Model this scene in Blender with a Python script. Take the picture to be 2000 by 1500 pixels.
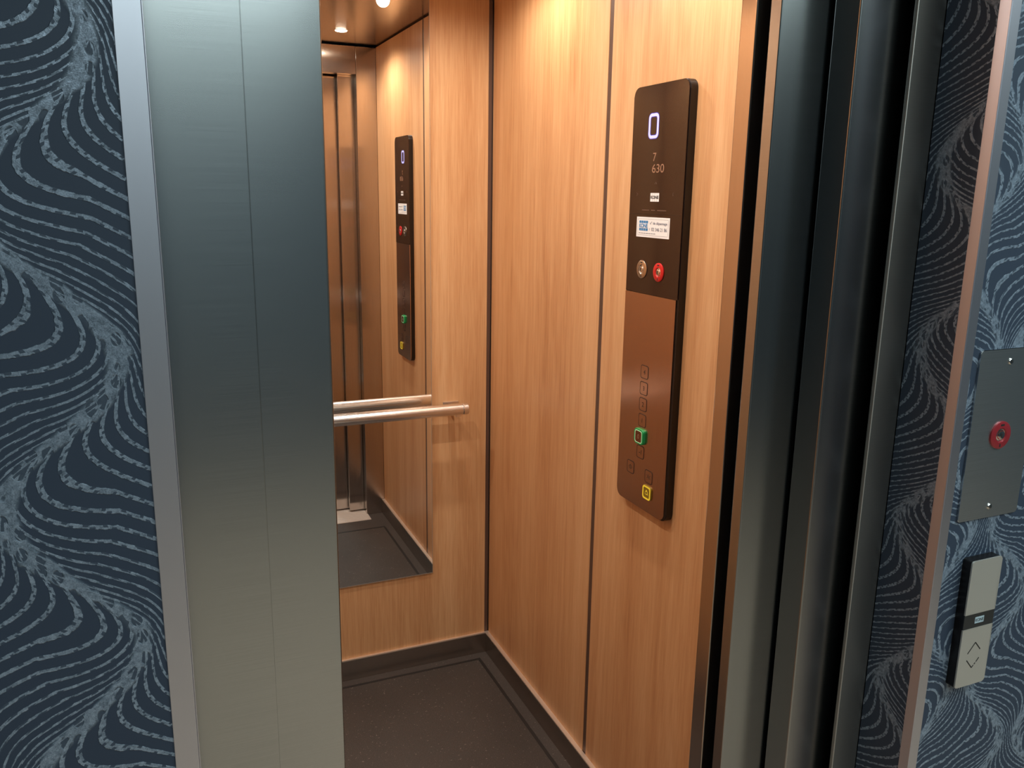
import bpy, bmesh, math
from mathutils import Vector, Matrix

for o in list(bpy.data.objects):
    bpy.data.objects.remove(o, do_unlink=True)
S = bpy.context.scene
COL = S.collection
PI = math.pi

# ------------------------------------------------------------------ camera
cd = bpy.data.cameras.new('camera')
cam = bpy.data.objects.new('camera', cd)
COL.objects.link(cam)
cd.sensor_width = 36.0
cd.sensor_fit = 'HORIZONTAL'
cd.lens = 1632.66 * 36.0 / 2000.0
cd.clip_start = 0.02
RT = Vector((0.91822985, -0.39577028, 0.01482674))
UP = Vector((0.07407487, 0.20839694, 0.97523517))
FW = Vector((0.38905894, 0.89439175, -0.22067293))
M = Matrix((RT, UP, -FW)).transposed().to_4x4()
M.translation = Vector((-0.99234663, -2.45833924, 1.55414189))
cam.matrix_world = M
S.camera = cam

# ------------------------------------------------------------------ world, exposure
w = bpy.data.worlds.new('world')
S.world = w
w.use_nodes = True
w.node_tree.nodes['Background'].inputs['Color'].default_value = (0.02, 0.03, 0.04, 1)
w.node_tree.nodes['Background'].inputs['Strength'].default_value = 0.3
S.view_settings.view_transform = 'Standard'
S.view_settings.look = 'None'
S.view_settings.gamma = 1.0
S.view_settings.use_curve_mapping = False
S.view_settings.exposure = 0.0

CAB_W = 22.0          # watts of each cabin downlight
CAB_COL = (1.0, 0.90, 0.79)
LAND_W = 28.0        # watts of each added landing panel, out of view
LAND_COL = (0.78, 0.95, 0.95)


def area(name, loc, sx, sy, power, col, parent=None):
    l = bpy.data.lights.new(name, 'AREA')
    l.shape = 'RECTANGLE'
    l.size = sx
    l.size_y = sy
    l.energy = power
    l.color = col
    o = bpy.data.objects.new(name, l)
    COL.objects.link(o)
    if parent:
        o.parent = parent
    o.location = loc
    return o


def spot(name, loc, power, col, size, blend, radius, parent=None):
    l = bpy.data.lights.new(name, 'SPOT')
    l.energy = power
    l.color = col
    l.spot_size = size
    l.spot_blend = blend
    l.shadow_soft_size = radius
    o = bpy.data.objects.new(name, l)
    COL.objects.link(o)
    if parent:
        o.parent = parent
    o.location = loc
    return o


# ------------------------------------------------------------------ node helpers
class V:
    """tiny expression wrapper over math nodes"""
    def __init__(s, nt, sock):
        s.nt, s.k = nt, sock

    def _m(s, op, *a, clamp=False):
        n = s.nt.nodes.new('ShaderNodeMath')
        n.operation = op
        n.use_clamp = clamp
        for i, x in enumerate((s,) + a):
            if isinstance(x, V):
                s.nt.links.new(x.k, n.inputs[i])
            else:
                n.inputs[i].default_value = x
        return V(s.nt, n.outputs[0])

    def __add__(s, o): return s._m('ADD', o)
    __radd__ = __add__
    def __sub__(s, o): return s._m('SUBTRACT', o)
    def __mul__(s, o): return s._m('MULTIPLY', o)
    __rmul__ = __mul__
    def __truediv__(s, o): return s._m('DIVIDE', o)
    def __neg__(s): return s._m('MULTIPLY', -1.0)
    def m(s, op, *a): return s._m(op, *a)
    def clamp(s): return s._m('ADD', 0.0, clamp=True)

    def step(s, a, b):
        n = s.nt.nodes.new('ShaderNodeMapRange')
        n.interpolation_type = 'SMOOTHSTEP'
        s.nt.links.new(s.k, n.inputs[0])
        n.inputs[1].default_value = a
        n.inputs[2].default_value = b
        return V(s.nt, n.outputs[0])


def new_mat(name, color=(0.5, 0.5, 0.5), rough=0.5, metal=0.0, **kw):
    m = bpy.data.materials.new(name)
    m.use_nodes = True
    nt = m.node_tree
    b = nt.nodes['Principled BSDF']
    b.inputs['Base Color'].default_value = (*color, 1)
    b.inputs['Roughness'].default_value = rough
    b.inputs['Metallic'].default_value = metal
    for k, v in kw.items():
        b.inputs[k.replace('_', ' ')].default_value = v
    return m, nt, b


def pos(nt):
    g = nt.nodes.new('ShaderNodeNewGeometry')
    sp = nt.nodes.new('ShaderNodeSeparateXYZ')
    nt.links.new(g.outputs['Position'], sp.inputs[0])
    return g, [V(nt, sp.outputs[i]) for i in range(3)]


def comb(nt, x, y, z):
    c = nt.nodes.new('ShaderNodeCombineXYZ')
    for i, a in enumerate((x, y, z)):
        if isinstance(a, V):
            nt.links.new(a.k, c.inputs[i])
        else:
            c.inputs[i].default_value = a
    return c.outputs[0]


def noise(nt, vec, scale, detail=2.0, rough=0.5, dist=0.0):
    n = nt.nodes.new('ShaderNodeTexNoise')
    nt.links.new(vec, n.inputs['Vector'])
    n.inputs['Scale'].default_value = scale
    n.inputs['Detail'].default_value = detail
    n.inputs['Roughness'].default_value = rough
    n.inputs['Distortion'].default_value = dist
    return V(nt, n.outputs['Fac'])


def ramp(nt, v, stops):
    r = nt.nodes.new('ShaderNodeValToRGB')
    nt.links.new(v.k, r.inputs[0])
    e = r.color_ramp.elements
    e[0].position, e[0].color = stops[0][0], (*stops[0][1], 1)
    e[1].position, e[1].color = stops[-1][0], (*stops[-1][1], 1)
    for p, c in stops[1:-1]:
        q = e.new(p)
        q.color = (*c, 1)
    return r.outputs[0]


def bump(nt, b, h, strength, dist):
    n = nt.nodes.new('ShaderNodeBump')
    n.inputs['Strength'].default_value = strength
    n.inputs['Distance'].default_value = dist
    nt.links.new(h.k, n.inputs['Height'])
    nt.links.new(n.outputs[0], b.inputs['Normal'])


def wood_mat(name, off=0.0, scale=1.0):
    m, nt, b = new_mat(name, rough=0.42)
    g, (x, y, z) = pos(nt)
    h = x - y + off
    # broad plank bands, fine pores, cathedral figure
    v1 = comb(nt, h * 9.0, off, z * 0.35)
    band = noise(nt, v1, 1.0, 3.0, 0.55)
    v2 = comb(nt, h * 520.0, off, z * 10.0)
    pore = noise(nt, v2, 1.0, 3.0, 0.6)
    v3 = comb(nt, h * 90.0, off * 3, z * 1.6)
    mid = noise(nt, v3, 1.0, 4.0, 0.6)
    wig = noise(nt, comb(nt, h * 5.0, off, z * 0.9), 1.0, 2.0)
    ringc = ((wig * 9.0 + h * 16.0) * 6.2832).m('SINE')
    f = band * 0.42 + mid * 0.17 + pore * 0.36 + ringc * 0.016 + 0.015
    col = ramp(nt, f, [(0.30, (0.36, 0.145, 0.055)), (0.42, (0.53, 0.268, 0.118)),
                       (0.52, (0.61, 0.340, 0.163)), (0.66, (0.71, 0.440, 0.235))])
    nt.links.new(col, b.inputs['Base Color'])
    nt.links.new((pore * 0.15 + 0.34).k, b.inputs['Roughness'])
    bump(nt, b, pore, 0.12, 0.0005)
    return m


def steel_mat(name, color, rough, grain='H', aniso=0.6, bumps=0.15, wave=0.0):
    m, nt, b = new_mat(name, color, rough, 1.0)
    g, (x, y, z) = pos(nt)
    h = x - y
    if grain == 'H':
        v = comb(nt, h * 9.0, 0.0, z * 1300.0)
    else:
        v = comb(nt, h * 900.0, 0.0, z * 8.0)
    n = noise(nt, v, 1.0, 1.0, 0.5)
    nt.links.new((n * 0.02 + (rough - 0.01)).k, b.inputs['Roughness'])
    mx = nt.nodes.new('ShaderNodeMix')
    mx.data_type = 'RGBA'
    nt.links.new(n.step(0.25, 0.75).k, mx.inputs[0])
    mx.inputs[6].default_value = (*[c * 0.95 for c in color], 1)
    mx.inputs[7].default_value = (*[min(1, c * 1.04) for c in color], 1)
    nt.links.new(mx.outputs[2], b.inputs['Base Color'])
    b.inputs['Anisotropic'].default_value = aniso
    # tangent along the grain: reflections stretch across it
    if grain == 'H':
        t = nt.nodes.new('ShaderNodeCombineXYZ')
        t.inputs[2].default_value = 1.0
    else:
        t = nt.nodes.new('ShaderNodeVectorMath')
        t.operation = 'CROSS_PRODUCT'
        nt.links.new(g.outputs['True Normal'], t.inputs[0])
        t.inputs[1].default_value = (0, 0.0001, 1.0)
    nt.links.new(t.outputs[0], b.inputs['Tangent'])
    if bumps:
        bump(nt, b, n, bumps, 0.0003)
    return m


def wallpaper_mat(name, cx, cr, z_left, z_reveal, amp=0.046, per=0.243):
    """flowing relief lines folding about serpentine silver bands"""
    m, nt, b = new_mat(name, rough=0.6)
    g, (x, y, z) = pos(nt)
    sn = nt.nodes.new('ShaderNodeSeparateXYZ')
    nt.links.new(g.outputs['True Normal'], sn.inputs[0])
    side = V(nt, sn.outputs[0]).m('ABSOLUTE').m('GREATER_THAN', 0.5)
    front = side * -1.0 + 1.0
    wob = noise(nt, comb(nt, x * 5.0, y * 5.0, z * 5.0), 1.0, 1.0)
    h = (x - cx) * front + (-y - cr) * side
    zz = z + (wob - 0.5) * 0.030
    ph = zz - (front * z_left + side * z_reveal)
    s = (ph * (2 * PI / per)).m('COSINE') * amp
    d = h - s
    H = front * 0.118 + side * 0.24
    sl = front * 0.80 + side * 0.62
    p1 = d.m('PINGPONG', H)                      # distance to the ridge bands
    p2 = (h + s * (front * 0.8) - H).m('PINGPONG', H)      # distance to the valley bands
    t = p1 / (p1 + p2 + 0.003) * H
    tau = 0.020
    e1 = (p1 * (-1.0 / tau)).m('EXPONENT')
    e2 = (p2 * (-1.0 / tau)).m('EXPONENT')
    u = zz + t * sl + (e2 - e1) * 0.026
    lam = front * 0.0148 + side * 0.0128
    q = u / lam
    idx = q.m('FLOOR')
    fr = q.m('FRACT')
    edge = noise(nt, comb(nt, x * 260.0, y * 260.0, z * 260.0), 1.0, 2.0)
    near = (p1.m('MINIMUM', p2) * -1.0 + 0.030) / 0.030
    near = near.clamp()
    prof = ((fr - 0.5).m('ABSOLUTE') * -1.0 + 0.5)          # 0 at line centre edges, .5 centre of stripe
    wd = near * 0.10 + 0.135 + (edge - 0.5) * 0.12
    line = (prof - wd).step(0.02, -0.02)
    # dashes along the lines
    al = p1 - z * 0.6
    seg = (al * 62.0 + idx * 0.377 + (edge - 0.5) * 0.3)
    segf = seg.m('FRACT')
    hsh = ((idx * 12.9898 + seg.m('FLOOR') * 78.233).m('SINE') * 43758.5453).m('FRACT')
    gap = (segf.m('LESS_THAN', 0.26)) * hsh.m('GREATER_THAN', 0.2)
    line = line * (gap * -0.88 + 1.0)
    # silver band with ovals
    bw = noise(nt, comb(nt, x * 22.0, y * 22.0, z * 22.0), 1.0, 1.0)
    nt2 = p1.m('MINIMUM', p2)
    band = (nt2 - (bw - 0.5) * 0.016).step(0.0115, 0.0065)
    vo = nt.nodes.new('ShaderNodeTexVoronoi')
    vo.feature = 'F1'
    nt.links.new(comb(nt, (x - y) * 88.0, 0.0, z * 58.0), vo.inputs['Vector'])
    vo.inputs['Scale'].default_value = 1.0
    vo.inputs['Randomness'].default_value = 0.45
    oval = V(nt, vo.outputs['Distance']).step(0.44, 0.36)
    ringm = oval * V(nt, vo.outputs['Distance']).step(0.30, 0.38)
    band = band * (oval * -0.72 + 0.88)
    light = (line.m('MAXIMUM', band)).clamp()
    spk = noise(nt, comb(nt, x * 900.0, y * 900.0, z * 900.0), 1.0, 2.0)
    lum = (light * ((spk - 0.5) * 1.1 + 0.68 + (edge - 0.5) * 1.2)).clamp()
    col = ramp(nt, lum, [(0.0, (0.030, 0.046, 0.080)), (0.30, (0.095, 0.125, 0.170)),
                         (1.0, (0.35, 0.42, 0.54))])
    nt.links.new(col, b.inputs['Base Color'])
    nt.links.new((lum * -0.28 + 0.62).k, b.inputs['Roughness'])
    nt.links.new((lum * 0.35).k, b.inputs['Metallic'])
    bump(nt, b, light * 0.8 + spk * light * 0.25 - ringm * band * 0.3, 0.7, 0.0012)
    return m


def floor_mat_node(name, base, lite, rough=0.7):
    m, nt, b = new_mat(name, rough=rough)
    g, (x, y, z) = pos(nt)
    v = comb(nt, x, y, z)
    n1 = noise(nt, v, 420.0, 3.0, 0.7)
    n2 = noise(nt, v, 3.0, 2.0)
    n3 = noise(nt, v, 160.0, 1.0)
    f = n1.step(0.45, 0.78) * 0.45 + n2 * 0.3 + n3.step(0.70, 0.76) * 1.0
    col = ramp(nt, f, [(0.0, base), (0.55, tuple((a + c) / 2 for a, c in zip(base, lite))), (1.0, lite)])
    nt.links.new(col, b.inputs['Base Color'])
    bump(nt, b, n1, 0.5, 0.0012)
    return m


def emit_mat(name, col, strength):
    m, nt, b = new_mat(name, col, 0.4)
    b.inputs['Emission Color'].default_value = (*col, 1)
    b.inputs['Emission Strength'].default_value = strength
    return m


# ------------------------------------------------------------------ materials
WOOD_R = wood_mat('light oak veneer, rear panel', 0.3)
WOOD_F = wood_mat('light oak veneer, front panel', 2.1)
WOOD_B = wood_mat('light oak veneer, back panel', 4.7)
WALL_L = wallpaper_mat('serpentine relief wallpaper left', -1.066, 1.709, 1.42, 1.24)
WALL_R = wallpaper_mat('serpentine relief wallpaper right', 0.094, 1.709, 1.0045, 1.24)
STEEL = steel_mat('brushed steel, landing', (0.47, 0.48, 0.49), 0.22, 'H', 0.65, 0.0)
STEEL_D = steel_mat('brushed steel, door', (0.37, 0.38, 0.39), 0.24, 'H', 0.6, 0.0)
STEEL_J = steel_mat('satin steel jamb', (0.48, 0.45, 0.42), 0.48, 'H', 0.6, 0.0)
STEEL_C = steel_mat('brushed steel, cabin', (0.60, 0.54, 0.50), 0.17, 'V', 0.88, 0.02)
CEIL_S = steel_mat('satin steel ceiling', (0.43, 0.37, 0.33), 0.22, 'V', 0.0, 0.03)
ALU = new_mat('satin aluminium profile', (0.68, 0.67, 0.76), 0.40, 1.0)[0]
DARK_GAP = new_mat('dark bronze joint', (0.13, 0.080, 0.062), 0.40, 0.4)[0]
BASEB = steel_mat('dark brushed steel skirting', (0.45, 0.38, 0.33), 0.26, 'H', 0.5, 0.02)
BASETOP = new_mat('skirting top edge', (0.85, 0.74, 0.64), 0.45, 0.8)[0]  # paler than the skirting: sheen of the ledge put into its colour
FLOOR_C = floor_mat_node('speckled dark rubber floor', (0.026, 0.021, 0.019), (0.17, 0.14, 0.125), 0.62)
MAT_C = floor_mat_node('speckled dark rubber mat', (0.020, 0.016, 0.014), (0.17, 0.14, 0.125), 0.55)
MATEDGE = new_mat('worn dark mat seam', (0.013, 0.010, 0.009), 0.6)[0]
FLOOR_L = floor_mat_node('warm grey stone floor', (0.50, 0.36, 0.26), (0.62, 0.47, 0.36), 0.5)
PAINT_W = new_mat('matt ceiling paint', (0.30, 0.36, 0.34), 0.8)[0]
PAINT_D = new_mat('blue grey landing paint', (0.040, 0.062, 0.085), 0.7)[0]
DARK = new_mat('dark shaft steel', (0.03, 0.028, 0.026), 0.6)[0]
MIRROR = new_mat('silvered mirror', (0.93, 0.92, 0.90), 0.0, 1.0)[0]
GLASS_EDGE = new_mat('polished glass edge', (0.55, 0.50, 0.44), 0.12, 0.6)[0]
RAIL = steel_mat('satin steel tube', (0.90, 0.88, 0.86), 0.24, 'H', 0.0, 0.02)
SILL = new_mat('ribbed aluminium sill', (0.80, 0.76, 0.72), 0.5, 0.5)[0]
GLOSS = new_mat('glossy dark brown glass', (0.026, 0.012, 0.008), 0.06, 0.0)[0]
BODY = new_mat('black plastic body', (0.006, 0.004, 0.004), 0.35, 0.0)[0]
BRONZE = steel_mat('brown anodised faceplate', (0.60, 0.41, 0.33), 0.20, 'V', 0.5, 0.02)
GROOVE = new_mat('button groove', (0.03, 0.012, 0.008), 0.5)[0]
BTN = new_mat('brown button cap', (0.34, 0.19, 0.13), 0.25, 1.0)[0]
GREEN = new_mat('green plastic ring', (0.012, 0.33, 0.10), 0.25)[0]
GREEN_LIT = emit_mat('pale lit edge', (0.45, 0.75, 0.45), 0.35)
YELLOW = emit_mat('yellow ring', (0.80, 0.62, 0.04), 0.25)
YELLOW2 = new_mat('olive yellow button cap', (0.24, 0.16, 0.015), 0.35)[0]
RED = new_mat('red anodised ring', (0.62, 0.022, 0.022), 0.28, 0.2)[0]
RED_L = new_mat('dull red ring', (0.36, 0.03, 0.04), 0.3, 0.2)[0]
CHROME = new_mat('polished lock core', (0.78, 0.74, 0.70), 0.18, 1.0)[0]
LOCKRING = new_mat('silver lock ring', (0.62, 0.55, 0.48), 0.25, 1.0)[0]
WHITE = new_mat('white sticker', (0.82, 0.82, 0.84), 0.5)[0]
BLUE = new_mat('sticker blue', (0.03, 0.20, 0.46), 0.5)[0]
INK = new_mat('sticker ink', (0.16, 0.18, 0.24), 0.6)[0]
INK_D = new_mat('black ink', (0.02, 0.018, 0.018), 0.6)[0]
COPPER_INK = new_mat('copper print', (0.30, 0.16, 0.10), 0.4, 0.0)[0]
FAINT = new_mat('faint brown print', (0.10, 0.055, 0.038), 0.4)[0]
LED = emit_mat('lavender segment display', (0.40, 0.41, 0.82), 0.8)
LED_D = emit_mat('deep blue display halo', (0.03, 0.02, 0.22), 0.5)
LCD = emit_mat('small grey screen', (0.20, 0.27, 0.30), 0.6)
SATIN = new_mat('satin nickel face', (0.60, 0.56, 0.52), 0.42, 0.55)[0]
LENS = emit_mat('lit lamp lens', (1.0, 0.86, 0.68), 45.0)
ADDED_PANEL = emit_mat('added light panel', (0.76, 0.97, 0.92), 2.2)
LABELG = new_mat('band grey', (0.02, 0.022, 0.025), 0.3)[0]


# ------------------------------------------------------------------ mesh helpers
def link_mesh(name, bm, mats, parent=None, smooth=False):
    me = bpy.data.meshes.new(name)
    bmesh.ops.recalc_face_normals(bm, faces=bm.faces)
    bm.to_mesh(me)
    bm.free()
    if not isinstance(mats, (list, tuple)):
        mats = [mats]
    for m in mats:
        me.materials.append(m)
    if smooth:
        for p in me.polygons:
            p.use_smooth = True
        me.set_sharp_from_angle(angle=math.radians(35))
    o = bpy.data.objects.new(name, me)
    COL.objects.link(o)
    if parent:
        o.parent = parent
    return o


def add_box(bm, x0, x1, y0, y1, z0, z1, bev=0.0, mi=0, seg=2):
    r = bmesh.ops.create_cube(bm, size=1.0)
    vs = r['verts']
    for v in vs:
        v.co = Vector(((x0 + x1) / 2 + v.co.x * (x1 - x0), (y0 + y1) / 2 + v.co.y * (y1 - y0),
                       (z0 + z1) / 2 + v.co.z * (z1 - z0)))
    fs = list({f for v in vs for f in v.link_faces})
    for f in fs:
        f.material_index = mi
    if bev > 0:
        es = list({e for v in vs for e in v.link_edges})
        bmesh.ops.bevel(bm, geom=es, offset=bev, segments=seg, profile=0.5, affect='EDGES')
    return fs


def box(name, x0, x1, y0, y1, z0, z1, mat, parent=None, bev=0.0, seg=2):
    bm = bmesh.new()
    add_box(bm, min(x0, x1), max(x0, x1), min(y0, y1), max(y0, y1), z0, z1, bev, 0, seg)
    return link_mesh(name, bm, mat, parent)


def rr(w, h, r, n=6, corners=(1, 1, 1, 1)):
    """rounded rectangle outline, ccw; corners: TR, TL, BL, BR"""
    pts = []
    for i, (sx, sy) in enumerate(((1, 1), (-1, 1), (-1, -1), (1, -1))):
        rc = r if corners[i] else 0.0004
        cx, cy = sx * (w / 2 - rc), sy * (h / 2 - rc)
        for k in range(n + 1):
            a = PI / 2 * (i + k / n)
            pts.append((cx + rc * math.cos(a), cy + rc * math.sin(a)))
    return pts


class Frame:
    """a plane on a wall: u to the viewer's right, v up, n out of the wall"""
    def __init__(s, o, u, n):
        s.o, s.u, s.n, s.v = Vector(o), Vector(u), Vector(n), Vector((0, 0, 1))

    def p(s, u, v, n=0.0):
        return s.o + s.u * u + s.v * v + s.n * n


def plate(name, F, cu, cv, n0, n1, pts, mat, parent=None, bev=0.0, hole=None, seg=2):
    """prism of the outline pts standing on frame F between depths n0 and n1"""
    bm = bmesh.new()
    if hole is None:
        a = [bm.verts.new(F.p(cu + x, cv + y, n0)) for x, y in pts]
        b = [bm.verts.new(F.p(cu + x, cv + y, n1)) for x, y in pts]
        bm.faces.new(a)
        top = bm.faces.new(b)
        for i in range(len(a)):
            j = (i + 1) % len(a)
            bm.faces.new((a[i], a[j], b[j], b[i]))
        if bev:
            bmesh.ops.bevel(bm, geom=list(top.edges), offset=bev, segments=seg, profile=0.5, affect='EDGES')
    else:
        R = []
        for q in (pts, hole):
            for n in (n0, n1):
                R.append([bm.verts.new(F.p(cu + x, cv + y, n)) for x, y in q])
        o0, o1, h0, h1 = R
        k = len(o0)
        for i in range(k):
            j = (i + 1) % k
            bm.faces.new((o1[i], o1[j], h1[j], h1[i]))
            bm.faces.new((o0[j], o0[i], h0[i], h0[j]))
            bm.faces.new((o0[i], o0[j], o1[j], o1[i]))
            bm.faces.new((h0[j], h0[i], h1[i], h1[j]))
    return link_mesh(name, bm, mat, parent)


def circ(r, n=40):
    return [(r * math.cos(2 * PI * i / n), r * math.sin(2 * PI * i / n)) for i in range(n)]


def lathe(name, F, cu, cv, prof, mat, parent=None, n=40):
    """surface of revolution about the frame normal; prof = (radius, depth)"""
    bm = bmesh.new()
    rings = []
    for r, d in prof:
        if r < 1e-6:
            rings.append([bm.verts.new(F.p(cu, cv, d))])
        else:
            rings.append([bm.verts.new(F.p(cu + r * math.cos(2 * PI * i / n), cv + r * math.sin(2 * PI * i / n), d))
                          for i in range(n)])
    for a, b in zip(rings, rings[1:]):
        for i in range(n):
            j = (i + 1) % n
            if len(a) == 1 and len(b) == 1:
                continue
            if len(a) == 1:
                bm.faces.new((a[0], b[i], b[j]))
            elif len(b) == 1:
                bm.faces.new((a[i], a[j], b[0]))
            else:
                bm.faces.new((a[i], a[j], b[j], b[i]))
    return link_mesh(name, bm, mat, parent, smooth=True)


def text(name, F, cu, cv, n, s, height, mat, parent=None, width=None, bold=0.0, align='CENTER', depth=0.00012, font_h=0.72):
    cu_ = bpy.data.curves.new(name, 'FONT')
    cu_.body = s
    cu_.size = height / font_h
    cu_.align_x = align
    cu_.align_y = 'CENTER'
    cu_.extrude = depth
    cu_.offset = bold
    t = bpy.data.objects.new(name, cu_)
    COL.objects.link(t)
    bpy.context.view_layer.update()
    me = bpy.data.meshes.new_from_object(t.evaluated_get(bpy.context.evaluated_depsgraph_get()))
    bpy.data.objects.remove(t, do_unlink=True)
    xs = [v.co.x for v in me.vertices]
    ys = [v.co.y for v in me.vertices]
    sx = 1.0
    if width:
        sx = width / (max(xs) - min(xs))
    my = (max(ys) + min(ys)) / 2
    mx = (max(xs) + min(xs)) / 2 if align == 'CENTER' else min(xs)
    for v in me.vertices:
        v.co = F.p(cu + (v.co.x - mx) * sx, cv + v.co.y - my, n + v.co.z)
    me.materials.clear()
    me.materials.append(mat)
    me.name = name
    o = bpy.data.objects.new(name, me)
    COL.objects.link(o)
    if parent:
        o.parent = parent
    return o


def strokes(name, F, n0, n1, lines, wd, mat, parent=None):
    """thin bars between (u,v) pairs, one mesh"""
    bm = bmesh.new()
    for (a, b) in lines:
        a, b = Vector(a), Vector(b)
        d = (b - a).normalized()
        q = Vector((-d.y, d.x)) * wd / 2
        P = [a + q, b + q, b - q, a - q]
        lo = [bm.verts.new(F.p(p.x, p.y, n0)) for p in P]
        hi = [bm.verts.new(F.p(p.x, p.y, n1)) for p in P]
        bm.faces.new(hi)
        bm.faces.new(lo)
        for i in range(4):
            j = (i + 1) % 4
            bm.faces.new((lo[i], lo[j], hi[j], hi[i]))
    return link_mesh(name, bm, mat, parent)


def empty(name, loc):
    o = bpy.data.objects.new(name, None)
    o.empty_display_size = 0.05
    COL.objects.link(o)
    EMPTY_LOC.append((o, Vector(loc)))
    return o


EMPTY_LOC = []


def tag(o, label=None, cat=None, group=None, kind=None):
    if label: o['label'] = label
    if cat: o['category'] = cat
    if group: o['group'] = group
    if kind: o['kind'] = kind
    return o


def structure(o, label=None, cat=None):
    return tag(o, label, cat, None, 'structure')


# ================================================================== THE CABIN
CZ = 2.185           # ceiling height
YF = -1.40           # inner face of the cabin front
DH = 2.062           # door height
SEAM = -0.7055

fl = box('floor', -1.13, 0.03, -1.535, 0.03, -0.03, 0.0, FLOOR_C)
structure(fl, 'dark speckled rubber floor of the lift cabin', 'floor')

wr = box('wall_right', 0.012, 0.04, -1.44, 0.04, 0.0, CZ, DARK_GAP)
structure(wr, 'oak veneered right cabin wall carrying the control panel', 'wall')
box('wood_panel', 0.0, 0.012, SEAM + 0.009, -0.003, 0.070, CZ - 0.006, WOOD_R, wr, 0.0008)
box('wood_panel', 0.0, 0.012, -1.398, SEAM - 0.009, 0.070, CZ - 0.006, WOOD_F, wr, 0.0008)
wb = box('wall_back', -1.14, 0.012, 0.012, 0.04, 0.0, CZ, DARK_GAP)
structure(wb, 'oak veneered back cabin wall behind mirror and handrail', 'wall')
box('wood_panel', -1.086, -0.014, 0.0, 0.012, 0.070, CZ - 0.006, WOOD_B, wb, 0.0008)
wl = box('wall_left', -1.14, -1.112, -1.44, 0.012, 0.0, CZ, DARK_GAP)
structure(wl, 'oak veneered left cabin wall seen only by reflection', 'wall')
box('wood_panel', -1.112, -1.10, SEAM + 0.009, -0.003, 0.070, CZ - 0.006, WOOD_R, wl, 0.0008)
box('wood_panel', -1.112, -1.10, -1.398, SEAM - 0.009, 0.070, CZ - 0.006, WOOD_F, wl, 0.0008)

ce = box('ceiling', -1.14, 0.04, -1.44, 0.04, CZ, CZ + 0.03, CEIL_S)
structure(ce, 'satin brown steel ceiling of the lift cabin', 'ceiling')

# skirting of dark steel; the ledge's reflection is put into a paler top edge
def skirting(name, x0, x1, y0, y1, label, parent=None):
    b = box(name, x0, x1, y0, y1, 0.0, 0.0700, BASEB, None, 0.0006)
    box('top_edge', x0, x1, y0, y1, 0.0700, 0.0735, BASETOP, b)
    structure(b, label, 'skirting')
    return b

skirting('baseboard_back', -1.10, 0.0, -0.009, 0.0, 'dark steel skirting along the back wall under the mirror')
skirting('baseboard_right', -0.013, 0.0, -1.398, -0.009, 'dark steel skirting along the right wall under the control panel')
skirting('baseboard_left', -1.10, -1.093, -1.398, -0.009, 'dark steel skirting along the left cabin wall')
for i, (x0, x1) in enumerate(((-0.014, -0.002), (-1.098, -1.086))):
    t = box('trim_%d' % (i + 1), x0, x1, 0.0012, 0.012, 0.0735, CZ - 0.004, DARK_GAP)
    structure(t, ['dark recessed corner joint between back wall and right wall',
                  'dark recessed corner joint between back wall and left wall'][i], 'trim')

for i, (x0, x1) in enumerate(((0.0015, 0.012), (-1.112, -1.1015))):
    t = box('trim_%d' % (i + 7), x0, x1, SEAM - 0.009, SEAM + 0.009, 0.0735, CZ - 0.004, DARK_GAP)
    structure(t, ['dark vertical joint between the two oak panels of the right wall',
                  'dark vertical joint between the two oak panels of the left wall'][i], 'trim')

fm = box('floor_mat', -1.056, -0.044, -1.225, -0.041, 0.0, 0.0022, MAT_C, None, 0.0008)
box('edge_groove', -0.056, -0.046, -1.223, -0.043, 0.0022, 0.0027, MATEDGE, fm)
box('edge_groove', -1.054, -1.044, -1.223, -0.043, 0.0022, 0.0027, MATEDGE, fm)
box('edge_groove', -1.044, -0.056, -0.053, -0.043, 0.0022, 0.0027, MATEDGE, fm)
box('edge_groove', -1.044, -0.056, -1.223, -1.213, 0.0022, 0.0027, MATEDGE, fm)
tag(fm, 'large dark speckled rubber mat laid on the cabin floor', 'mat')

# cabin front: returns and header of brushed steel
wf = box('wall_front', -1.0105, -0.0915, YF - 0.045, YF, DH, CZ - 0.008, STEEL_C)
structure(wf, 'brushed steel header and returns around the cabin doorway', 'wall')
box('return_panel', -0.090, 0.0, YF - 0.045, YF, 0.0, CZ - 0.008, STEEL_C, wf, 0.001)
box('return_panel', -1.10, -1.012, YF - 0.045, YF, 0.0, CZ - 0.008, STEEL_C, wf, 0.001)

# sills
def ribbed_sill(name, y0, y1, label):
    bm = bmesh.new()
    add_box(bm, -1.012, -0.085, y0, y1, 0.0003, 0.0018, 0.0)
    n = int((y1 - y0) / 0.010)
    for i in range(n):
        a = y0 + (y1 - y0) * (i + 0.12) / n
        b = y0 + (y1 - y0) * (i + 0.80) / n
        add_box(bm, -1.012, -0.085, a, b, 0.0016, 0.0042, 0.0006)
    o = link_mesh(name, bm, SILL)
    return tag(o, label, 'door sill')

ribbed_sill('door_sill', -1.535, -1.331, 'ribbed bright aluminium sill at the cabin doorway')
ribbed_sill('door_sill', -1.72, -1.565, 'ribbed aluminium sill at the landing doorway threshold')

# door leaves ---------------------------------------------------------------
def leaf(name, x0, x1, y0, y1, top, mat, label, bev=0.002):
    o = box(name, x0, x1, y0, y1, 0.012, top, mat, None, bev, 3)
    return structure(o, label, 'door')

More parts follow.
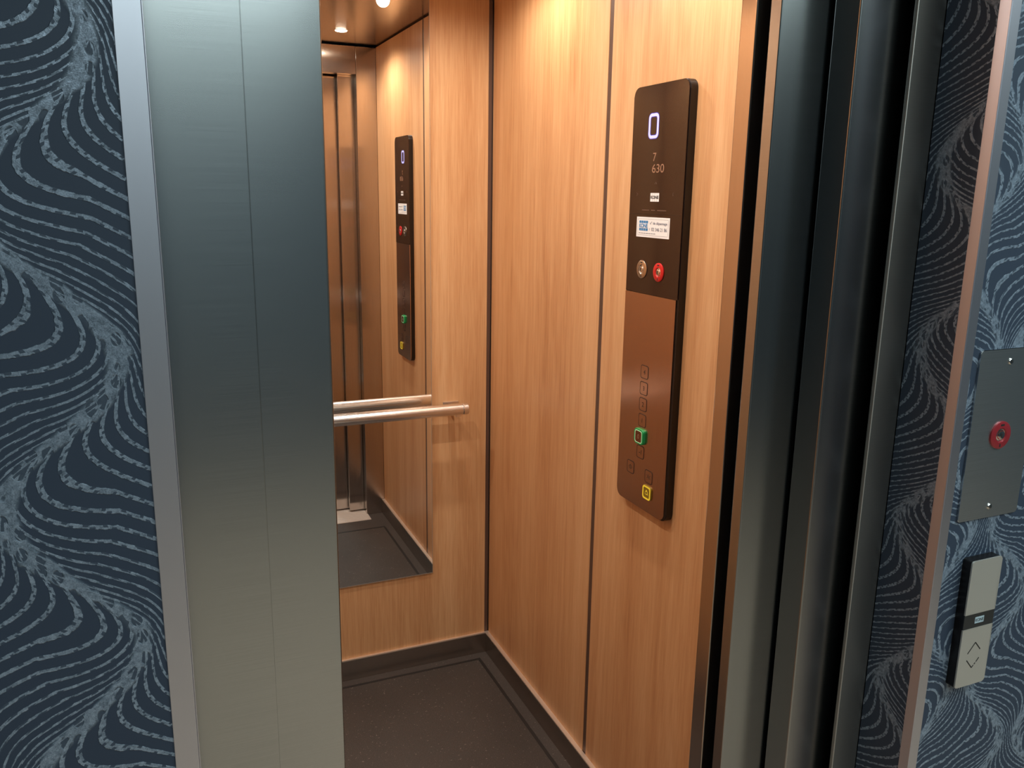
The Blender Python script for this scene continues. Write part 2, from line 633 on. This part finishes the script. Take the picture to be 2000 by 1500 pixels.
leaf('door_1', -1.20, -0.830, -1.634, -1.606, 2.12, STEEL, 'wide brushed steel landing door leaf at left, nearest the camera', 0.003)
leaf('door_2', -0.170, 0.36, -1.618, -1.574, 2.12, STEEL_D, 'slow brushed steel landing door leaf beside the right jamb', 0.002)
leaf('door_3', -0.250, 0.30, -1.569, -1.548, 2.12, STEEL_D, 'fast landing door leaf at right with copper lit leading edge', 0.002)
leaf('door_4', -0.250, 0.30, -1.522, -1.490, 2.10, STEEL_C, 'fast cabin door leaf at right, outermost of the cabin pair', 0.002)
leaf('door_5', -0.163, 0.34, -1.478, -1.452, 2.10, STEEL_C, 'slow cabin door leaf at right, next to the steel return', 0.002)
leaf('door_6', -1.30, -0.850, -1.522, -1.490, 2.10, STEEL_C, 'fast cabin door leaf hidden behind the left landing leaf', 0.002)

# ================================================================== BACK WALL THINGS
mr = empty('wall_mirror', (-0.55, 0, 0.33))
tag(mr, 'tall frameless mirror on the oak back wall above the steel handrail line', 'mirror')
mr['label'] = 'tall frameless mirror fixed on the oak back wall'
box('mirror_glass', -0.8977, -0.2023, -0.0051, -0.0006, 0.3297, CZ - 0.004, MIRROR, mr)
bm = bmesh.new()
add_box(bm, -0.2023, -0.2010, -0.0054, -0.0001, 0.3280, CZ - 0.004)
add_box(bm, -0.8990, -0.8977, -0.0054, -0.0001, 0.3280, CZ - 0.004)
add_box(bm, -0.8990, -0.2010, -0.0054, -0.0001, 0.3280, 0.3297)
link_mesh('polished_edge', bm, GLASS_EDGE, mr)

FB = Frame((0, 0, 0), (1, 0, 0), (0, -1, 0))         # back wall, seen from inside the cabin
def tube_x(bm, x0, x1, y, z, r, n=40, cap=0.0015):
    prof = [(0.0001, x0), (r - cap, x0), (r, x0 + cap), (r, x1 - cap), (r - cap, x1), (0.0001, x1)]
    rings = [[bm.verts.new((x, y + q * math.cos(2 * PI * i / n), z + q * math.sin(2 * PI * i / n))) for i in range(n)]
             for q, x in prof]
    for a, b in zip(rings, rings[1:]):
        for i in range(n):
            j = (i + 1) % n
            bm.faces.new((a[i], a[j], b[j], b[i]))

hr = empty('handrail', (-0.55, 0, 0.90))
tag(hr, 'round satin steel handrail running across the mirror', 'handrail')
bm = bmesh.new(); tube_x(bm, -0.975, -0.125, -0.0788, 0.90, 0.0185)
link_mesh('rail_tube', bm, RAIL, hr, True)
for x0, x1 in ((-0.1245, -0.108), (-0.992, -0.9755)):
    bm = bmesh.new(); tube_x(bm, x0, x1, -0.0788, 0.90, 0.0187)
    link_mesh('end_cap', bm, RAIL, hr, True)
for x in (-0.137, -0.963):
    br = box('bracket', x - 0.027, x + 0.027, -0.006, -0.0002, 0.872, 0.908, RAIL, hr, 0.0015)
    box('arm', x - 0.010, x + 0.010, -0.079, -0.005, 0.876, 0.886, RAIL, br, 0.0015)

# ================================================================== CAR OPERATING PANEL
FC = Frame((0, 0, 0), (0, -1, 0), (-1, 0, 0))        # right wall: u = -y, v = z, n = -x
cop = empty('car_operating_panel', (0, -0.9475, 0.87))
tag(cop, 'tall dark brown lift control panel with lit 0 display on the oak wall', 'control panel')
CU = 0.9475
zt, zb_, zm = 1.778, 0.872, 1.3512
hh = zt - zb_
body = plate('body', FC, CU + 0.0015, (zt + zb_) / 2, 0.0, 0.0162, rr(0.203, hh, 0.020, 8), BODY, cop, 0.001)
# upper glass
gz = (zt + zm) / 2
plate('glass_cover', FC, CU, gz, 0.0163, 0.0182, rr(0.200, zt - zm - 0.0008, 0.019, 8, (1, 1, 0, 0)), GLOSS, cop, 0.0008)
plate('faceplate', FC, CU - 0.0025, (zm + zb_) / 2 , 0.0163, 0.0184, rr(0.196, zm - zb_ - 0.001, 0.019, 8, (0, 0, 1, 1)), BRONZE, cop, 0.0005)
strokes('split_line', FC, 0.0183, 0.01835, [((CU - 0.099, 1.5185), (CU + 0.099, 1.5185))], 0.0007, BODY, cop)
N0 = 0.0183
def cop_obj(o, label=None):
    if label: o['label'] = label
    return o
# lit numeral
dsp = plate('floor_display', FC, 0.9285, 1.6965, N0, N0 + 0.0001, rr(0.0400, 0.0525, 0.011, 6), LED_D, cop, 0, rr(0.0215, 0.0345, 0.005, 6))
plate('numeral', FC, 0.9285, 1.6965, N0 + 0.0001, N0 + 0.0003, rr(0.0370, 0.0495, 0.010, 6), LED, dsp, 0, rr(0.0250, 0.0375, 0.005, 6))
text('capacity_print', FC, 0.9375, 1.6345, N0, '7', 0.0175, COPPER_INK, cop, width=0.0115)
text('capacity_print', FC, 0.9525, 1.6115, N0, '630', 0.0175, COPPER_INK, cop, width=0.044)
for a, b, c in (((0.943, 1.580), (0.9468, 1.584), (0.9506, 1.580)), ((0.875, 1.5625), (0.879, 1.5595), (0.875, 1.5565)),
                ((1.014, 1.5625), (1.010, 1.5595), (1.014, 1.5565))):
    strokes('faint_arrow', FC, N0, N0 + 0.0002, [(a, b), (b, c)], 0.0016, FAINT, cop)
for a, b in ((0.899, 0.928), (0.934, 0.950), (0.957, 0.991)):
    strokes('faint_print', FC, N0, N0 + 0.0002, [((a, 1.527), (b, 1.527))], 0.0022, FAINT, cop)
lg = plate('maker_logo', FC, 0.9456, 1.5535, N0, N0 + 0.0002, rr(0.0325, 0.0175, 0.0006, 2), WHITE, cop)
lg['label'] = 'small white maker logo'
text('logo_letters', FC, 0.9456, 1.5535, N0 + 0.0003, 'KONE', 0.0062, INK_D, lg, width=0.0290, bold=0.0003)
strokes('logo_bars', FC, N0 + 0.0002, N0 + 0.0003, [((0.9296 + 0.0082 * k, 1.5535 - 0.0078), (0.9296 + 0.0082 * k, 1.5535 + 0.0078)) for k in range(1, 4)], 0.0004, FAINT, lg)
# sticker
stk = plate('service_sticker', FC, 0.9437, 1.4917, N0, N0 + 0.0003, rr(0.1255, 0.0420, 0.0008, 2), WHITE, cop)
stk['label'] = 'white service sticker with blue logo and phone number'
plate('border_line', FC, 0.9437, 1.4917, N0 + 0.0003, N0 + 0.0004, rr(0.1165, 0.0340, 0.002, 3), INK, stk, 0, rr(0.1155, 0.0330, 0.0017, 3))
bl = plate('logo_block', FC, 0.9085, 1.4945, N0 + 0.0003, N0 + 0.0005, rr(0.0340, 0.0210, 0.0006, 2), BLUE, stk)
plate('letter_band', FC, 0.9085, 1.4945, N0 + 0.0005, N0 + 0.0006, rr(0.0346, 0.0104, 0.0004, 2), WHITE, stk)
text('logo_letters', FC, 0.9085, 1.4945, N0 + 0.0007, 'KONE', 0.0082, BLUE, stk, width=0.0325, bold=0.0004)
strokes('logo_dividers', FC, N0 + 0.0005, N0 + 0.00058, [((0.9085 - 0.017 + 0.0085 * k, 1.4945 + s * 0.0055), (0.9085 - 0.017 + 0.0085 * k, 1.4945 + s * 0.0105)) for k in range(1, 4) for s in (-1, 1)], 0.0006, WHITE, stk)
text('service_text', FC, 0.9655, 1.5000, N0 + 0.0004, 'n\u00b0 de d\u00e9pannage', 0.0056, INK, stk, width=0.0640, bold=0.0001)
text('phone_number', FC, 0.9685, 1.4880, N0 + 0.0004, '02 346 21 86', 0.0072, INK, stk, width=0.0580, bold=0.0001)
strokes('phone_icon', FC, N0 + 0.0004, N0 + 0.0005, [((0.9335, 1.4905), (0.9315, 1.4885)), ((0.9315, 1.4885), (0.9335, 1.4855))], 0.0009, INK, stk)
strokes('fine_print', FC, N0 + 0.0004, N0 + 0.0005, [((0.8905 + 0.0095 * k, 1.4790), (0.8905 + 0.0095 * k + 0.0078, 1.4790)) for k in range(7)], 0.0012, INK, stk)

def key_switch(name, F, cu, cv, n0, R, ringmat, parent, label=None):
    ring = lathe(name, F, cu, cv, [(R, n0), (R, n0 + 0.0016), (R - 0.0012, n0 + 0.0024), (R * 0.52, n0 + 0.0024), (R * 0.46, n0 + 0.0008), (R * 0.44, n0)], ringmat, parent)
    if label: ring['label'] = label
    lathe('lock_barrel', F, cu, cv, [(R * 0.46, n0 + 0.0002), (R * 0.44, n0 + 0.0008), (R * 0.42, n0 + 0.0006), (R * 0.34, n0 + 0.0012), (R * 0.30, n0 + 0.0030), (R * 0.26, n0 + 0.0034), (0, n0 + 0.0034)], CHROME, ring)
    plate('keyhole', F, cu - R * 0.02, cv, n0 + 0.0034, n0 + 0.0037, rr(R * 0.13, R * 0.36, R * 0.06, 3), INK_D, ring)
    strokes('ring_mark', F, n0 + 0.0024, n0 + 0.0026, [((cu - R * 0.18, cv + R * 0.74), (cu + R * 0.18, cv + R * 0.74))], R * 0.14, INK_D, ring)
    strokes('ring_mark', F, n0 + 0.0024, n0 + 0.0026, [((cu, cv - R * 0.62), (cu, cv - R * 0.86))], R * 0.12, INK_D, ring)
    return ring
key_switch('key_switch', FC, 0.9110, 1.4025, N0, 0.0195, LOCKRING, cop, 'silver key switch')
key_switch('key_switch', FC, 0.9755, 1.4013, N0, 0.0195, RED, cop, 'red ringed key switch')

NB = 0.0184
def button(u, v, glyph, ring=None):
    w = 0.0285
    if ring == 'green':
        b = plate('floor_button', FC, u, v, NB, NB + 0.0065, rr(w + 0.0075, w + 0.0055, 0.007, 6), GREEN, cop, 0.0018, None, 3)
        b['label'] = 'raised green button for the ground floor'
        plate('lit_outline', FC, u, v, NB + 0.0066, NB + 0.0070, rr(w - 0.0005, w - 0.0005, 0.0055, 6), GREEN_LIT, b, 0, rr(w - 0.003, w - 0.003, 0.0048, 6))
        plate('button_cap', FC, u, v, NB + 0.0064, NB + 0.0069, rr(w - 0.0032, w - 0.0032, 0.0047, 6), BTN, b, 0.0002)
        text('numeral', FC, u, v, NB + 0.0070, glyph, 0.0100, COPPER_INK, b)
        return
    if ring == 'yellow':
        b = plate('alarm_button', FC, u, v, NB, NB + 0.0030, rr(w + 0.0050, w + 0.0035, 0.007, 6), YELLOW2, cop, 0.001, None, 3)
        b['label'] = 'yellow ringed alarm button with a bell'
        plate('lit_ring', FC, u, v, NB + 0.0030, NB + 0.0036, rr(w + 0.0025, w + 0.0015, 0.0062, 6), YELLOW, b, 0, rr(w - 0.0045, w - 0.0050, 0.0042, 6))
        # bell
        bell = [(-0.0062, -0.0040), (-0.0050, -0.0030), (-0.0042, 0.0015), (-0.0026, 0.0046), (-0.0008, 0.0054), (-0.0008, 0.0068), (0.0008, 0.0068),
                (0.0008, 0.0054), (0.0026, 0.0046), (0.0042, 0.0015), (0.0050, -0.0030), (0.0062, -0.0040)]
        plate('bell_symbol', FC, u, v, NB + 0.0031, NB + 0.0034, bell, YELLOW, b, 0)
        plate('bell_centre', FC, u, v, NB + 0.0034, NB + 0.0036, [(x * 0.55, y * 0.55) for x, y in bell], GROOVE, b, 0)
        return
    b = plate('floor_button' if glyph not in '<>' else 'door_button', FC, u, v, NB, NB + 0.0006, rr(w + 0.0012, w + 0.0012, 0.0058, 6), GROOVE, cop, 0, rr(w - 0.0016, w - 0.0016, 0.0044, 6))
    plate('button_cap', FC, u, v, NB, NB + 0.0005, rr(w - 0.0018, w - 0.0018, 0.0044, 6), BRONZE, b, 0.0001)
    n = NB + 0.0006
    if glyph == '<':
        strokes('symbol', FC, n, n + 0.0001, [((u, v - .006), (u, v + .006)), ((u - .002, v + .004), (u - .007, v)), ((u - .007, v), (u - .002, v - .004)),
                ((u + .002, v + .004), (u + .007, v)), ((u + .007, v), (u + .002, v - .004))], 0.0009, GROOVE, b)
    elif glyph == '>':
        strokes('symbol', FC, n, n + 0.0001, [((u, v - .006), (u, v + .006)), ((u - .007, v + .004), (u - .002, v)), ((u - .002, v), (u - .007, v - .004)),
                ((u + .007, v + .004), (u + .002, v)), ((u + .002, v), (u + .007, v - .004))], 0.0009, GROOVE, b)
    else:
        text('numeral', FC, u, v, n, glyph, 0.0105, GROOVE, b)
for (v, g) in ((1.1825, '4'), (1.1460, '3'), (1.1098, '2'), (1.0735, '1')):
    button(0.9415, v, g)
button(0.9393, 1.0370, '0', 'green')
button(0.9405, 1.0010, '-1')
button(0.9031, 0.9555, '<')
button(0.9785, 0.9545, '>')
button(0.9777, 0.9180, 'bell', 'yellow')

# ================================================================== CABIN DOWNLIGHTS
FCL = None
for i, (x, y, lab) in enumerate(((-0.2155, -1.1030, 'round cabin ceiling light nearest the doorway on the right'),
                                 (-0.2155, -0.4550, 'round cabin ceiling light nearer the back wall on the right'),
                                 (-0.8845, -1.1030, 'round cabin ceiling light nearest the doorway on the left'),
                                 (-0.8845, -0.4550, 'round cabin ceiling light nearer the back wall on the left'))):
    t = empty('ceiling_light', (x, y, CZ))
    tag(t, lab, 'ceiling light', 'cabin ceiling lights')

    class FrD(Frame):
        pass
    Fd = Frame((x, y, CZ), (1, 0, 0), (0, 0, -1))
    Fd.v = Vector((0, 1, 0))
    lathe('bezel', Fd, 0, 0, [(0.030, 0.0), (0.030, 0.0006), (0.029, 0.0010), (0.0240, 0.0010), (0.0235, 0.0)], CHROME, t)
    lathe('lens', Fd, 0, 0, [(0.0236, 0.0005), (0.0215, 0.0030), (0.015, 0.0044), (0, 0.0050)], LENS, t)
    spot('lamp', (x, y, CZ - 0.010), CAB_W, CAB_COL, math.radians(160), 0.6, 0.022, t)

# ================================================================== LANDING WALLS, REVEALS AND FRAME
WY = -1.729          # wallpaper face
XL, XR = -0.983, -0.051
def jointed_wall(name, x0, x1, mat, label):
    o = box(name, x0, x1, WY, -1.6405, 0.0, 2.65, mat)
    return structure(o, label, 'wall')
jointed_wall('wall_landing_left', -3.2, XL, WALL_L, 'blue wallpapered landing wall left of the doorway')
jointed_wall('wall_landing_right', XR, 2.4, WALL_R, 'blue wallpapered landing wall and reveal right of the doorway')
structure(box('wall_landing_top', XL, XR, WY, -1.6405, 2.11, 2.65, WALL_L), 'wallpapered landing wall above the lift doorway', 'wall')

def corner_profile(name, x0, x1, label, side):
    """an L of satin metal wrapped on the wall corner"""
    bm = bmesh.new()
    t = 0.0012
    add_box(bm, x0, x1, WY - t, WY - 0.00005, 0.0, 2.11, 0.0004)
    if side == 'R':
        add_box(bm, x0 - t, x0 - 0.00005, WY - t, WY + 0.0145, 0.0, 2.11, 0.0004)
    else:
        add_box(bm, x1 + 0.00005, x1 + t, WY - t, WY + 0.0145, 0.0, 2.11, 0.0004)
    o = link_mesh(name, bm, ALU)
    return structure(o, label, 'trim')
corner_profile('trim_3', -1.0030, XL, 'satin metal corner strip on the left wallpaper edge', 'L')
corner_profile('trim_4', XR, -0.0350, 'satin metal corner strip on the right wallpaper corner', 'R')

structure(box('trim_5', XL + 0.0012, -0.9015, -1.6400, -1.6360, 0.0, 2.11, STEEL, None, 0.0012),
          'brushed steel door jamb left of the landing leaf', 'door frame')
structure(box('trim_6', -0.0996, XR, -1.6400, -1.6340, 0.0, 2.11, STEEL_J, None, 0.0015),
          'dark brushed steel door jamb beside the right wallpaper reveal', 'door frame')

structure(box('floor_landing', -3.2, 2.4, -5.2, -1.72, -0.03, 0.0, FLOOR_L), 'warm grey stone floor of the landing', 'floor')
structure(box('ceiling_landing', -3.2, 2.4, -5.2, -1.6405, 2.65, 2.68, PAINT_W), 'pale ceiling of the landing', 'ceiling')
structure(box('wall_landing_back', -3.2, 2.4, -5.23, -5.2, 0.0, 2.68, PAINT_D), 'blue grey wall behind the viewer', 'wall')
structure(box('wall_landing_far_left', -3.23, -3.2, -5.2, WY, 0.0, 2.68, PAINT_D), 'blue grey end wall of the landing at left', 'wall')
structure(box('wall_landing_far_right', 2.4, 2.43, -5.2, WY, 0.0, 2.68, PAINT_D), 'blue grey end wall of the landing at right', 'wall')

for (x, y, lab) in ((-0.9, -4.1, 'added unseen square light panel over the landing behind the viewer'),
                    (0.7, -2.9, 'added unseen square light panel over the landing towards the right')):
    t = empty('added_panel_light', (x, y, 2.65))  # added panel, never in view, placed to give the landing steel its reflections
    tag(t, lab, 'ceiling light', 'added landing light panels')
    box('frame', x - 0.61, x + 0.61, y - 0.61, y + 0.61, 2.640, 2.650, ALU, t, 0.002)
    box('diffuser', x - 0.59, x + 0.59, y - 0.59, y + 0.59, 2.637, 2.6405, ADDED_PANEL, t)
    area('lamp', (x, y, 2.63), 1.16, 1.16, LAND_W, LAND_COL, t)

# ================================================================== LANDING DEVICES
FL = Frame((0, WY, 0), (1, 0, 0), (0, -1, 0))
kp = empty('key_switch_plate', (0.035, WY, 1.25))
tag(kp, 'brushed steel wall plate with red key switch above the call panel', 'switch plate')
PC = 0.0352
PLATE_S = steel_mat('brushed steel plate', (0.62, 0.63, 0.65), 0.36, 'H', 0.7, 0.0)
plate('cover_plate', FL, PC, 1.2512, 0.0002, 0.0027, rr(0.115, 0.234, 0.004, 5), PLATE_S, kp, 0.0006)
for (z) in (1.3512, 1.1500):
    sc = lathe('screw', FL, PC, z, [(0.0042, 0.0027), (0.0042, 0.0036), (0.0034, 0.0044), (0, 0.0047)], CHROME, kp, 24)
    plate('socket', FL, PC, z, 0.0047, 0.0049, circ(0.0015, 6), INK_D, sc)
key_switch('key_switch', FL, PC, 1.2512, 0.0027, 0.0190, RED_L, kp, 'dull red ringed key switch')

cp = empty('call_panel', (0.032, WY, 0.98))
tag(cp, 'slim silver lift call panel with arrows and black sides', 'call panel')
LC, LW = 0.0322, 0.0590
z0, z1 = 0.8865, 1.0785
plate('housing', FL, LC, (z0 + z1) / 2, 0.0, 0.0130, rr(LW, z1 - z0, 0.004, 5), BODY, cp, 0.0006)
plate('upper_face', FL, LC, (z1 + 0.9985) / 2, 0.0130, 0.0150, rr(LW, z1 - 0.9985, 0.004, 5, (1, 1, 0, 0)), SATIN, cp, 0.0009)
bd = plate('screen_band', FL, LC, (0.9985 + 0.9765) / 2, 0.0130, 0.0145, rr(LW, 0.0218, 0.0006, 2), LABELG, cp, 0.0002)
sc = plate('screen', FL, LC + 0.001, 0.9877, 0.0145, 0.0147, rr(0.0175, 0.0095, 0.0004, 2), LCD, bd)
text('screen_letters', FL, LC + 0.001, 0.9877, 0.0149, 'KONE', 0.0048, INK_D, bd, width=0.0155)
fa = plate('lower_face', FL, LC, (0.9765 + z0) / 2, 0.0130, 0.0150, rr(LW, 0.9765 - z0, 0.004, 5, (0, 0, 1, 1)), SATIN, cp, 0.0009)
ua = LC - 0.0005
strokes('up_arrow', FL, 0.0150, 0.0152, [((ua - 0.0130, 0.9375), (ua, 0.9530)), ((ua, 0.9530), (ua + 0.0115, 0.9405))], 0.0016, INK_D, fa)
strokes('down_arrow', FL, 0.0150, 0.0152, [((ua - 0.0130, 0.9275), (ua - 0.001, 0.9140)), ((ua - 0.001, 0.9140), (ua + 0.0022, 0.9172)), ((ua + 0.0034, 0.9184), (ua + 0.0054, 0.9204)),
        ((ua + 0.0066, 0.9216), (ua + 0.0115, 0.9275))], 0.0016, INK_D, fa)

# parents were built at the origin: move each Empty to its base and keep its parts in place
for o, loc in EMPTY_LOC:
    o.location = loc
    for c in o.children:
        c.matrix_parent_inverse = Matrix.Translation(-loc)
